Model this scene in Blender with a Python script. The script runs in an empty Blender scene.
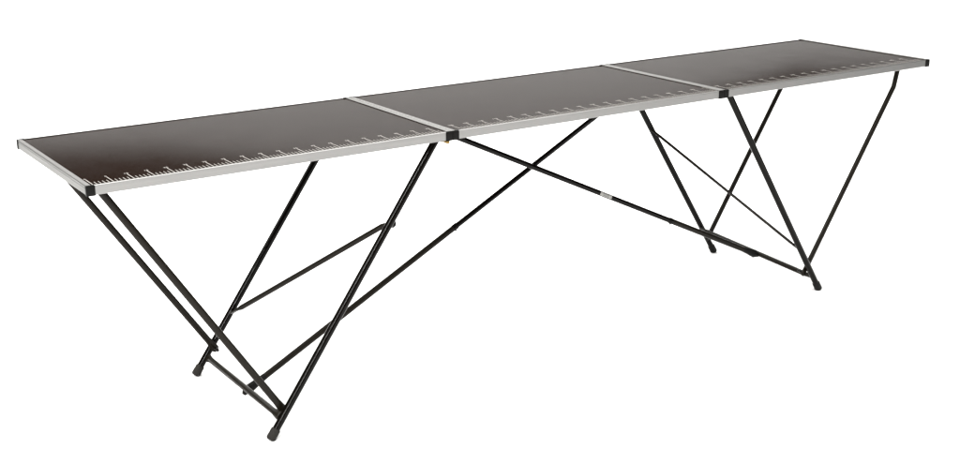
import bpy, bmesh, math, random
from mathutils import Vector, Matrix
random.seed(7)
S = bpy.context.scene
C = S.collection

# ------------------------------------------------------------------ materials
def mat(name, base, rough=.5, metal=0., spec=.5, coat=0., noise=0., nscale=20., stretch=(1, 1, 1),
        bump=0., bscale=200., rvar=0., tint=None):
    m = bpy.data.materials.new(name); m.use_nodes = True
    nt = m.node_tree; N = nt.nodes; L = nt.links
    b = N['Principled BSDF']
    b.inputs['Base Color'].default_value = (*base, 1)
    b.inputs['Roughness'].default_value = rough
    b.inputs['Metallic'].default_value = metal
    b.inputs['Specular IOR Level'].default_value = spec
    b.inputs['Coat Weight'].default_value = coat
    tc = N.new('ShaderNodeTexCoord'); mp = N.new('ShaderNodeMapping')
    mp.inputs['Scale'].default_value = stretch
    L.new(tc.outputs['Object'], mp.inputs['Vector'])
    if noise or rvar:
        n = N.new('ShaderNodeTexNoise'); n.inputs['Scale'].default_value = nscale
        n.inputs['Detail'].default_value = 5
        L.new(mp.outputs['Vector'], n.inputs['Vector'])
        if noise:
            mx = N.new('ShaderNodeMix'); mx.data_type = 'RGBA'
            t = tint or tuple(c*(1-noise) for c in base)
            mx.inputs[6].default_value = (*base, 1); mx.inputs[7].default_value = (*t, 1)
            L.new(n.outputs['Fac'], mx.inputs[0]); L.new(mx.outputs[2], b.inputs['Base Color'])
        if rvar:
            mr = N.new('ShaderNodeMapRange')
            mr.inputs['From Min'].default_value = .3; mr.inputs['From Max'].default_value = .7
            mr.inputs['To Min'].default_value = rough-rvar; mr.inputs['To Max'].default_value = rough+rvar
            L.new(n.outputs['Fac'], mr.inputs['Value']); L.new(mr.outputs[0], b.inputs['Roughness'])
    if bump:
        n2 = N.new('ShaderNodeTexNoise'); n2.inputs['Scale'].default_value = bscale
        n2.inputs['Detail'].default_value = 3
        L.new(mp.outputs['Vector'], n2.inputs['Vector'])
        bp = N.new('ShaderNodeBump'); bp.inputs['Strength'].default_value = bump
        bp.inputs['Distance'].default_value = .001
        L.new(n2.outputs['Fac'], bp.inputs['Height']); L.new(bp.outputs[0], b.inputs['Normal'])
    return m

M_BOARD = mat('dark_brown_board', (.0088, .0048, .0033), rough=.09, spec=.016, noise=.25, nscale=9,
              rvar=.012, bump=.015, bscale=420)
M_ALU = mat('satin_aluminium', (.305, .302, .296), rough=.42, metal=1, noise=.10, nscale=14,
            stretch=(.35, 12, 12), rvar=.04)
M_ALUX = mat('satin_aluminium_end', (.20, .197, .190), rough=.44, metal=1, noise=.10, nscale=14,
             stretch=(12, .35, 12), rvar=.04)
M_STEEL = mat('black_painted_steel', (.0030, .0024, .0018), rough=.12, spec=.10, noise=.35, nscale=30, rvar=.05)
M_BRACE = mat('dark_brown_painted_steel', (.0060, .0041, .0016), rough=.36, spec=.14, noise=.4, nscale=35, rvar=.06)
M_PLAST = mat('black_plastic', (.004, .0038, .0034), rough=.5, spec=.10)
M_RUBBER = mat('dark_grey_rubber', (.014, .0125, .0105), rough=.7, spec=.2, noise=.3, nscale=60)
M_PRINT = mat('pale_print', (.34, .325, .30), rough=.6, spec=.4, noise=.25, nscale=160)
M_BRASS = mat('brass', (.26, .17, .06), rough=.4, metal=1)
M_STICK = mat('silver_sticker', (.30, .295, .28), rough=.6, spec=.4, noise=.25, nscale=260)
M_STICKD = mat('grey_sticker_print', (.12, .118, .115), rough=.7)
M_WHITE = mat('white_studio_paper', (.88, .88, .875), rough=.9, spec=.1, noise=.02, nscale=2)

# the laminate is half matt: blend the glossy shader with a plain diffuse of the same colour
nt = M_BOARD.node_tree; pb = nt.nodes['Principled BSDF']; out = nt.nodes['Material Output']
df = nt.nodes.new('ShaderNodeBsdfDiffuse'); mxs = nt.nodes.new('ShaderNodeMixShader'); mxs.inputs[0].default_value = .40
nt.links.new(pb.inputs['Base Color'].links[0].from_socket, df.inputs['Color'])
nt.links.new(pb.outputs[0], mxs.inputs[1]); nt.links.new(df.outputs[0], mxs.inputs[2])
nt.links.new(mxs.outputs[0], out.inputs['Surface'])

# ------------------------------------------------------------------ helpers
def link(name, bm, m, parent=None, smooth=False):
    me = bpy.data.meshes.new(name)
    bmesh.ops.recalc_face_normals(bm, faces=bm.faces)
    bm.to_mesh(me); bm.free()
    me.materials.append(m)
    if smooth:
        for p in me.polygons: p.use_smooth = True
        me.set_sharp_from_angle(angle=math.radians(35))
    o = bpy.data.objects.new(name, me); C.objects.link(o)
    if parent: o.parent = parent
    return o

def box(bm, a, b, bev=0.):
    a = Vector(a); b = Vector(b)
    r = bmesh.ops.create_cube(bm, size=1)
    for v in r['verts']:
        v.co = Vector(((a.x+b.x)/2 + v.co.x*abs(b.x-a.x), (a.y+b.y)/2 + v.co.y*abs(b.y-a.y),
                       (a.z+b.z)/2 + v.co.z*abs(b.z-a.z)))
    if bev:
        es = list({e for v in r['verts'] for e in v.link_edges})
        bmesh.ops.bevel(bm, geom=es, offset=bev, segments=2, affect='EDGES', profile=.6)

def frame_of(d, side):
    d = d.normalized(); u = Vector(side) - d*Vector(side).dot(d); u.normalize()
    return u, d.cross(u).normalized()

def loft(bm, pts, radii, side=(0, 1, 0), n=20, bev=.0012):
    """swept elliptical tube: radii = (half width along `side`, half width across it) per point"""
    pts = [Vector(p) for p in pts]
    # rounded ends
    P = []; Rr = []
    d0 = (pts[1]-pts[0]).normalized(); d1 = (pts[-1]-pts[-2]).normalized()
    a, b = radii[0]; P += [pts[0]]; Rr += [(max(a-bev, a*.3), max(b-bev, b*.3))]
    P += [pts[0]+d0*bev]; Rr += [(a, b)]
    for p, r in list(zip(pts, radii))[1:-1]: P.append(p); Rr.append(r)
    a, b = radii[-1]; P += [pts[-1]-d1*bev, pts[-1]]; Rr += [(a, b), (max(a-bev, a*.3), max(b-bev, b*.3))]
    rings = []
    for i, (p, r) in enumerate(zip(P, Rr)):
        if i == 0: d = P[1]-P[0]
        elif i == len(P)-1: d = P[-1]-P[-2]
        else: d = (P[i+1]-p).normalized() + (p-P[i-1]).normalized()
        u, w = frame_of(d, side)
        rings.append([bm.verts.new(p + u*r[0]*math.cos(2*math.pi*k/n) + w*r[1]*math.sin(2*math.pi*k/n))
                      for k in range(n)])
    for A, B in zip(rings, rings[1:]):
        for k in range(n): bm.faces.new((A[k], A[(k+1) % n], B[(k+1) % n], B[k]))
    bm.faces.new(rings[0][::-1]); bm.faces.new(rings[-1])

def lerp(a, b, t): return Vector(a).lerp(Vector(b), t)
def along(a, b, s):
    a = Vector(a); return a + (Vector(b)-a).normalized()*s

def bar(name, a, b, r, m, parent, side=(0, 1, 0), flat=None, flen=.035, fr=(.003, .010)):
    """tube from a to b; flat='both' presses its ends into riveted tabs"""
    a = Vector(a); b = Vector(b); bm = bmesh.new()
    L = (b-a).length
    if flat:
        pts = [a, along(a, b, flen*.55), along(a, b, flen), along(b, a, flen), along(b, a, flen*.55), b]
        rad = [fr, fr, (r, r), (r, r), fr, fr]
    else:
        pts = [a, lerp(a, b, .5), b]; rad = [(r, r)]*3
    loft(bm, pts, rad, side)
    return link(name, bm, m, parent, True)

def rivet(bm, p, axis, r=.0055, h=.003):
    p = Vector(p); ax = Vector(axis)
    loft(bm, [p, p+ax*h*.6, p+ax*h], [(r, r), (r, r), (r*.75, r*.75)], side=(1, 0, .3), n=14, bev=.0006)

# ------------------------------------------------------------------ the table
H, T, YE = .780, .0243, .300
table = bpy.data.objects.new('folding_table', None); C.objects.link(table)
table['label'] = 'long three-panel folding pasting table with dark top, aluminium edging and black tube legs'
table['category'] = 'table'

LIPX, LIPY, RAISE = .0125, .0032, .0022
def extrude_profile(bm, prof, p0, p1, inward):
    """profile = list of (inward, z); swept from p0 to p1"""
    p0 = Vector(p0); p1 = Vector(p1); iv = Vector(inward)
    A = [bm.verts.new(p0+iv*i+Vector((0, 0, z))) for i, z in prof]
    B = [bm.verts.new(p1+iv*i+Vector((0, 0, z))) for i, z in prof]
    n = len(prof)
    for k in range(n): bm.faces.new((A[k], A[(k+1) % n], B[(k+1) % n], B[k]))
    bm.faces.new(A[::-1]); bm.faces.new(B)

def text_mesh(bm, s, size, x, y, z):
    cu = bpy.data.curves.new('t', 'FONT'); cu.body = s; cu.size = size
    cu.align_x = 'CENTER'; cu.align_y = 'BOTTOM'; cu.offset = size*.010; cu.resolution_u = 2
    cu.space_character = 1.04
    o = bpy.data.objects.new('t', cu); C.objects.link(o)
    bpy.context.view_layer.update()
    me = bpy.data.meshes.new_from_object(o.evaluated_get(bpy.context.evaluated_depsgraph_get()))
    bpy.data.objects.remove(o)
    t = bmesh.new(); t.from_mesh(me)
    t.transform(Matrix.Translation((x, y, z)) @ Matrix.Diagonal((1.0, 1.0, 1, 1)))
    tm = bpy.data.meshes.new('t2'); t.to_mesh(tm); t.free()
    bm.from_mesh(tm)
    bpy.data.meshes.remove(tm); bpy.data.meshes.remove(me)

def panel(x0, x1, first, step, count, start):
    zb = H-RAISE
    bm = bmesh.new()
    box(bm, (x0+.004, -YE+.002, zb-.006), (x1-.004, YE-.002, zb))
    # finely divided so the board can carry a slight sag
    board = link('tabletop_panel', bm, M_BOARD, table)
    # edging: each length rises a touch over the board and folds under it
    zt, zl = H, H-T
    def prof(lip):
        return [(0, zl+.0015), (.0015, zl), (.014, zl), (.014, zl+.0014), (.0016, zl+.0016), (.0016, zb-.0065),
                (.0022, zb-.0063), (.0022, zb+.0003), (lip, zb+.0003), (lip, zt-.0004), (lip-.0005, zt),
                (.0020, zt), (.0009, zt-.0005), (.0003, zt-.0012), (0, zt-.0022)] + ([] if lip < .01 else [(0, zt-.0050), (.0007, zt-.0056), (.0007, zt-.0072), (0, zt-.0078)])
    def edge(name, p0, p1, inward, lip, m):
        bm = bmesh.new(); extrude_profile(bm, prof(lip), p0, p1, inward)
        o = link(name, bm, m, board); return o
    cx = .018
    edge('frame_edge', (x0+cx, -YE, 0), (x1-cx, -YE, 0), (0, 1, 0), LIPY, M_ALU)
    edge('frame_edge', (x0+cx, YE, 0), (x1-cx, YE, 0), (0, -1, 0), LIPY, M_ALU)
    e0 = .0005 if x0 > -1.4 else 0; e1 = .0005 if x1 < 1.4 else 0
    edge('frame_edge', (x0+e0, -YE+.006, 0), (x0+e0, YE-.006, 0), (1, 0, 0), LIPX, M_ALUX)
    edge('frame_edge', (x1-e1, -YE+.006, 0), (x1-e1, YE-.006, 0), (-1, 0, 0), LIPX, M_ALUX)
    # moulded corner pieces: two slim walls meeting at the corner
    for cxs, xe in ((1, x0+e0), (-1, x1-e1)):
        for cys, ye in ((1, -YE), (-1, YE)):
            bm = bmesh.new()
            out = abs(xe) > 1.4
            box(bm, (xe-(.0008*cxs if out else -.0001*cxs), ye-.0012*cys, zl-.0012),
                (xe+.0205*cxs, ye+.0035*cys, H-.0006), .0009 if out else .0003)
            if abs(xe) > 1.4:
                box(bm, (xe-.0012*cxs, ye-.0008*cys, zl-.0010), (xe+.003*cxs, ye+(.0085 if cys > 0 else .013)*cys, H-.0008), .001)
            box(bm, (xe+.0016*cxs, ye+.002*cys, zl-.0008), (xe+.0195*cxs, ye+.016*cys, zl+.0015), .0005)
            box(bm, (xe+.0006*cxs, ye-.0004*cys, H-.003), (xe+.0185*cxs, ye+(.0042 if cys > 0 else .0070)*cys, H+.0006), .0005)
            link('corner_cap', bm, M_PLAST, board, True)
    # the printed scale
    bm = bmesh.new(); zr = zb+.0003; yb = -.2868
    def rect(xa, ya, xb, yb_):
        vs = [bm.verts.new(p) for p in ((xa, ya, zr), (xb, ya, zr), (xb, yb_, zr), (xa, yb_, zr))]
        bm.faces.new(vs)
    xs = first
    lastx = first+step*(count-1)
    for k in range(count):
        x = first+step*k
        rect(x-.0009, yb, x+.0009, yb+.054)
        for j in range(1, 5):
            xm = x+step*j/5
            if xm < x1-LIPX-.003: rect(xm-.0007, yb, xm+.0007, yb+.025)
        text_mesh(bm, str(start+5*k), .0115, x-.0005, yb+.0545, zr)
    xend = min(lastx+step*.8, x1-LIPX-.003)
    rect(first, yb-.0003, xend, yb+.0008)
    link('ruler_markings', bm, M_PRINT, board)
    return board

J1, J2 = -.4957, .5110
pa = panel(-1.5, J1, -1.480, .050, 20, 0)
pb = panel(J1, J2, -.455, .050, 20, 100)
pc = panel(J2, 1.5, .549, .0492, 19, 200)

# brass catch and hinge knuckles beneath the joints
def catch(x, y, s):
    bm = bmesh.new()
    zl = H-T
    box(bm, (x-.030, y-.004, zl-.0035), (x-.004, y+.010, zl-.0014), .0005)
    loft(bm, [(x-.010, y-.006, zl-.0060), (x-.010, y+.012, zl-.0060)], [(.0045, .0045)]*2, side=(1, 0, 0), n=14)
    box(bm, (x-.0058, y-.005, zl-.0095), (x-.0044, y+.008, zl-.0014), .0004)
    link('hinge_catch', bm, M_BRASS, table, True)
catch(J1-.003, -YE+.008, 1)

# ---- legs: straight tubes from the floor up to the joints
ZT = .765
def xl(z): return -1.0690+.7165*z
def xr(z): return 1.0500-.6400*z
RT = .0106
def leg(xf, y):
    a = Vector((xf(.012), y, .012)); b = Vector((xf(ZT), y, ZT))
    o = bar('leg', a, b, RT, M_STEEL, table)
    d = (b-a).normalized(); foot = a-d*.012
    bm = bmesh.new()
    loft(bm, [foot, foot+d*.004, foot+d*.031, foot+d*.034],
         [(.0120, .0120), (.0136, .0136), (.0130, .0130), (.0118, .0118)], n=24, bev=.0015)
    link('foot_cap', bm, M_RUBBER if xf is xl else M_PLAST, o, True)
    return o
YL = .266
legs = [leg(xl, -YL), leg(xl, YL), leg(xr, -YL), leg(xr, YL)]

# ---- outer struts, from the ends of the table down to the feet of the legs
def strut(top, bot, y, side_in, extra=None):
    yb = y
    bm = bmesh.new()
    top = Vector((top[0], yb, top[1])); bot = Vector((bot[0], yb, bot[1]))
    d = (bot-top).normalized()
    pts = [top]; rad = [(.0078, .0099)]
    if extra: pts = [Vector((extra[0], yb, extra[1])), top+d*.001, top+d*.012]; rad = [(.0080, .0092)]*3
    pts += [lerp(top, bot, .5), bot-d*.045, bot-d*.022, bot-d*.010, bot]
    rad += [(.0080, .0099), (.0080, .0099), (.0040, .0115), (.0035, .0125), (.0032, .0085)]
    loft(bm, pts, rad, bev=.002)
    o = link('strut', bm, M_BRACE, table, True)
    bm = bmesh.new()
    rivet(bm, bot-d*.014-Vector((0, -side_in*.010, 0)), (0, side_in, 0), .0055, .018)
    link('rivet', bm, M_STEEL, o, True)
    return o
strut((-1.4625, .765), (-1.0100, .0600), -.2475, 1)
strut((-1.4550, .768), (-1.0000, .0720), .2475, -1)
strut((1.3850, .688), (.9800, .0600), -.2475, 1, (1.4020, .765))
strut((1.3930, .688), (.9900, .0640), .2475, -1, (1.4020, .765))

# ---- cross tubes near the floor, between front and back leg
def crossbar(a, b):
    a = Vector(a); b = Vector(b); x = a.x
    bm = bmesh.new()
    d = (b-a).normalized(); r = .0088
    pts = [a, a+d*.008, a+d*.020, a+d*.034, b-d*.034, b-d*.020, b-d*.008, b]
    rad = [(.0125, .0035), (.0125, .0038), (.0115, .0045), (r, r), (r, r), (.0115, .0045), (.0125, .0038), (.0125, .0035)]
    s = 1 if x < 0 else -1
    loft(bm, pts, rad, side=(.58*s, 0, .81))
    return link('crossbar', bm, M_BRACE, table, True)
crossbar((-1.0350, -.2600, .0620), (-1.0290, .2600, .0550))
crossbar((1.0220, -.2600, .0500), (.9710, .2600, .1080))

# ---- slanting tie between the two legs of each pair
def tie(a, b, r, w):
    o = bar('diagonal_brace', a, b, r, M_BRACE, table, side=(1, 0, 0), flat='both', flen=.045, fr=(w, .0028))
    for p, s in ((a, -1 if a[1] < 0 else 1), (b, -1 if b[1] < 0 else 1)):
        bm = bmesh.new()
        rivet(bm, along(p, b if p is a else a, .030), (0, s, 0), .0040, .0085)
        link('rivet', bm, M_STEEL, o, True)
    return o
def hinge_tab(parent, p, s, tip):
    # pressed tab that carries the end of a diagonal brace on the inner side of its leg
    p = Vector(p); t = Vector(tip); bm = bmesh.new()
    loft(bm, [p-t*.6, p-t*.2, p+t*.6, p+t], [(.0028, .006), (.0030, .0115), (.0030, .0110), (.0026, .006)], side=(0, 1, 0), n=18, bev=.001)
    link('hinge_tab', bm, M_PLAST, parent, True)
ta = tie((-.6580, -.2500, .5450), (-.9450, .2500, .1800), .0080, .0110)
hinge_tab(ta, (-.6660, -.2530, .5370), 1, (.007, 0, -.012))
tie((.6980, .2500, .5320), (.9560, -.2500, .1610), .0051, .0060)

# ---- telescoping centre braces, from the cross tubes up under the middle panel
def centre_brace(a, b, y, sgn, split, sticker=False):
    a = Vector((a[0], y, a[1])); b = Vector((b[0], y, b[1])); d = (b-a).normalized()
    mid = lerp(a, b, split)
    bm = bmesh.new()
    loft(bm, [a+d*.03, lerp(a, mid, .5), mid], [(.0080, .0096)]*3, bev=.001)
    o = link('centre_brace', bm, M_BRACE, table, True)
    bm = bmesh.new()
    loft(bm, [mid-d*.02, lerp(mid, b, .5), b], [(.0070, .0087)]*3, bev=.001)
    # spine folded along the upper length
    link('inner_tube', bm, M_STEEL, o, True)
    bm = bmesh.new()
    n = Vector((-d.z*sgn, 0, d.x*sgn))       # upwards normal in the xz plane
    loft(bm, [mid-d*.018, mid-d*.012, mid-d*.002, mid+d*.002], [(.0084, .0100), (.0088, .0105), (.0088, .0105), (.0080, .0094)], bev=.001)
    rivet(bm, mid-d*.010-n*.0095, -n, .003, .004)
    link('locking_button', bm, M_STEEL, o, True)
    # hooked bracket that grips the cross tube
    bm = bmesh.new()
    loft(bm, [a+d*.068, a+d*.050, a+d*.020, a+d*.006],
         [(.0084, .0098), (.0088, .0108), (.0095, .0135), (.0095, .0150)], bev=.001, n=20)
    loft(bm, [a+d*.010, a-d*.006, a-d*.014-n*.004], [(.0095, .0150), (.0090, .0110), (.0080, .0050)], bev=.001)
    link('hook_bracket', bm, M_PLAST, o, True)
    # plate fixing it beneath the tabletop
    bm = bmesh.new()
    box(bm, (b.x-.035, y-.018, H-.0112), (b.x+.035, y+.018, H-.0088), .0006)
    box(bm, (b.x-.014, y-.0105, H-.035), (b.x+.014, y-.0085, H-.0110), .0005)
    box(bm, (b.x-.014, y+.0085, H-.035), (b.x+.014, y+.0105, H-.0110), .0005)
    link('mounting_plate', bm, M_STEEL, o, True)
    if sticker:
        s0 = along(b, a, (Vector((.2495, y, .4273))-b).length)
        s1 = along(b, a, (Vector((.2972, y, .4038))-b).length)
        u = Vector((0, -1, 0)); dd = (s1-s0).normalized(); w = dd.cross(u).normalized()
        if w.z < 0: w = -w
        bm = bmesh.new(); rows = []
        for k in range(9):
            ang = math.radians(-48+96*k/8+8)
            off = u*math.cos(ang)*.0072 + w*math.sin(ang)*.0089
            rows.append([bm.verts.new(p+off*1.04+dd*sh) for p, sh in ((s0, 0 if 0 < k < 8 else .002), (s1, 0 if 0 < k < 8 else -.002))])
        for A, B in zip(rows, rows[1:]): bm.faces.new((A[0], A[1], B[1], B[0]))
        st = link('sticker', bm, M_STICK, o, True)
        bm = bmesh.new(); L = (s1-s0).length
        for k in range(7):
            t0 = .013+k*(L-.026)/7; t1 = t0+(L-.026)/7*.62
            for lo, hi in ((14, 40), (-26, -4)):
                vs = []
                for t, an in ((t0, lo), (t1, lo), (t1, hi), (t0, hi)):
                    a_ = math.radians(an)
                    vs.append(bm.verts.new(s0+dd*t+(u*math.cos(a_)*.0072+w*math.sin(a_)*.0089)*1.075))
                bm.faces.new(vs)
        link('sticker_print', bm, M_STICKD, st)
    return o
centre_brace((-1.0090, .0290), (.3950, .7480), .0150, 1, .515)
centre_brace((.9840, .0780), (-.4330, .7480), -.0150, -1, .30, True)

# ------------------------------------------------------------------ studio
cam_loc = Vector((-2.3436, -3.2294, 1.5454))
FX, FY = Vector((.8346, -.5509, 0)), Vector((.5511, .8345, 0))
def cyc():
    # paper sweep: wide roll on the floor, curving up to an unseen top edge, its height shaped to set the tabletop's reflected sheen
    bm = bmesh.new(); n = 16; D = 10.2; R = 1.6
    cols = [(-5.2, 2.42), (-4.4, 2.42), (-3.5, 2.41), (-2.6, 2.39), (-1.8, 2.47), (-.6, 2.58), (.4, 2.50), (1.1, 2.32), (1.9, 1.95), (2.5, 1.78), (3.4, 1.80), (5.2, 1.76)]
    grid = []
    for fx, top in cols:
        prof = [(-4.5, 0), (0, 0), (D-R, 0)]
        for k in range(1, n+1):
            a = math.pi/2*k/n
            prof.append((D-R+R*math.sin(a), (R-R*math.cos(a))*min(1, (top-.02)/R)))
        prof.append((D, top))
        grid.append([bm.verts.new(Vector((cam_loc.x, cam_loc.y, 0))+FY*t+FX*fx+Vector((0, 0, z))) for t, z in prof])
    for A, B in zip(grid, grid[1:]):
        for k in range(len(A)-1): bm.faces.new((A[k], B[k], B[k+1], A[k+1]))
    o = link('paper_backdrop', bm, M_WHITE, None, True)
    o['kind'] = 'structure'
    return o
cyc()
bm = bmesh.new(); box(bm, (-25, -25, -.06), (25, 25, -.004))
o = link('ground', bm, mat('dark_studio_floor', (.07, .068, .065), rough=.8, noise=.3, nscale=3)); o['kind'] = 'structure'

w = bpy.data.worlds.new('World'); S.world = w; w.use_nodes = True
w.node_tree.nodes['Background'].inputs[0].default_value = (1, .985, .96, 1)
w.node_tree.nodes['Background'].inputs[1].default_value = .03

def lamp(name, loc, target, size, power, col=(1, 1, 1), sy=None):
    l = bpy.data.lights.new(name, 'AREA'); l.shape = 'RECTANGLE'; l.size = size; l.size_y = sy or size
    l.energy = power; l.color = col
    o = bpy.data.objects.new(name, l); C.objects.link(o); o.location = loc
    o.rotation_euler = (Vector(target)-Vector(loc)).to_track_quat('-Z', 'Y').to_euler()
    return o
oc = cam_loc+FY*3.9-FX*2.2
lamp('overhead_softbox', (oc.x, oc.y, 5.2), (oc.x, oc.y, 0), 12, 2420, (1, .992, .978), 12)
lamp('key_striplight', (-5.2, -3.6, 3.4), (-.8, -.3, 3.0), .17, 420, (1, .99, .97), 3.2)
lamp('front_fill', (2.6, -4.6, 1.3), (.2, -.3, .7), .9, 20, (1, .98, .95), .9)  # added unseen fill that brightens the middle and right front edging

# ------------------------------------------------------------------ camera
cd = bpy.data.cameras.new('camera'); cam = bpy.data.objects.new('camera', cd); C.objects.link(cam)
Rt = Vector((.83293145, -.55330397, -.00893993)); Up = Vector((.16811529, .23761925, .95669971))
Fw = Vector((.52722145, .79836821, -.2909394))
m = Matrix((Rt, Up, -Fw)).transposed().to_4x4(); m.translation = cam_loc
cam.matrix_world = m
cd.sensor_width = 36; cd.lens = 1299.4/960*36; cd.clip_end = 200
S.camera = cam
S.view_settings.view_transform = 'Standard'; S.view_settings.look = 'None'
S.view_settings.exposure = 0; S.view_settings.gamma = 1
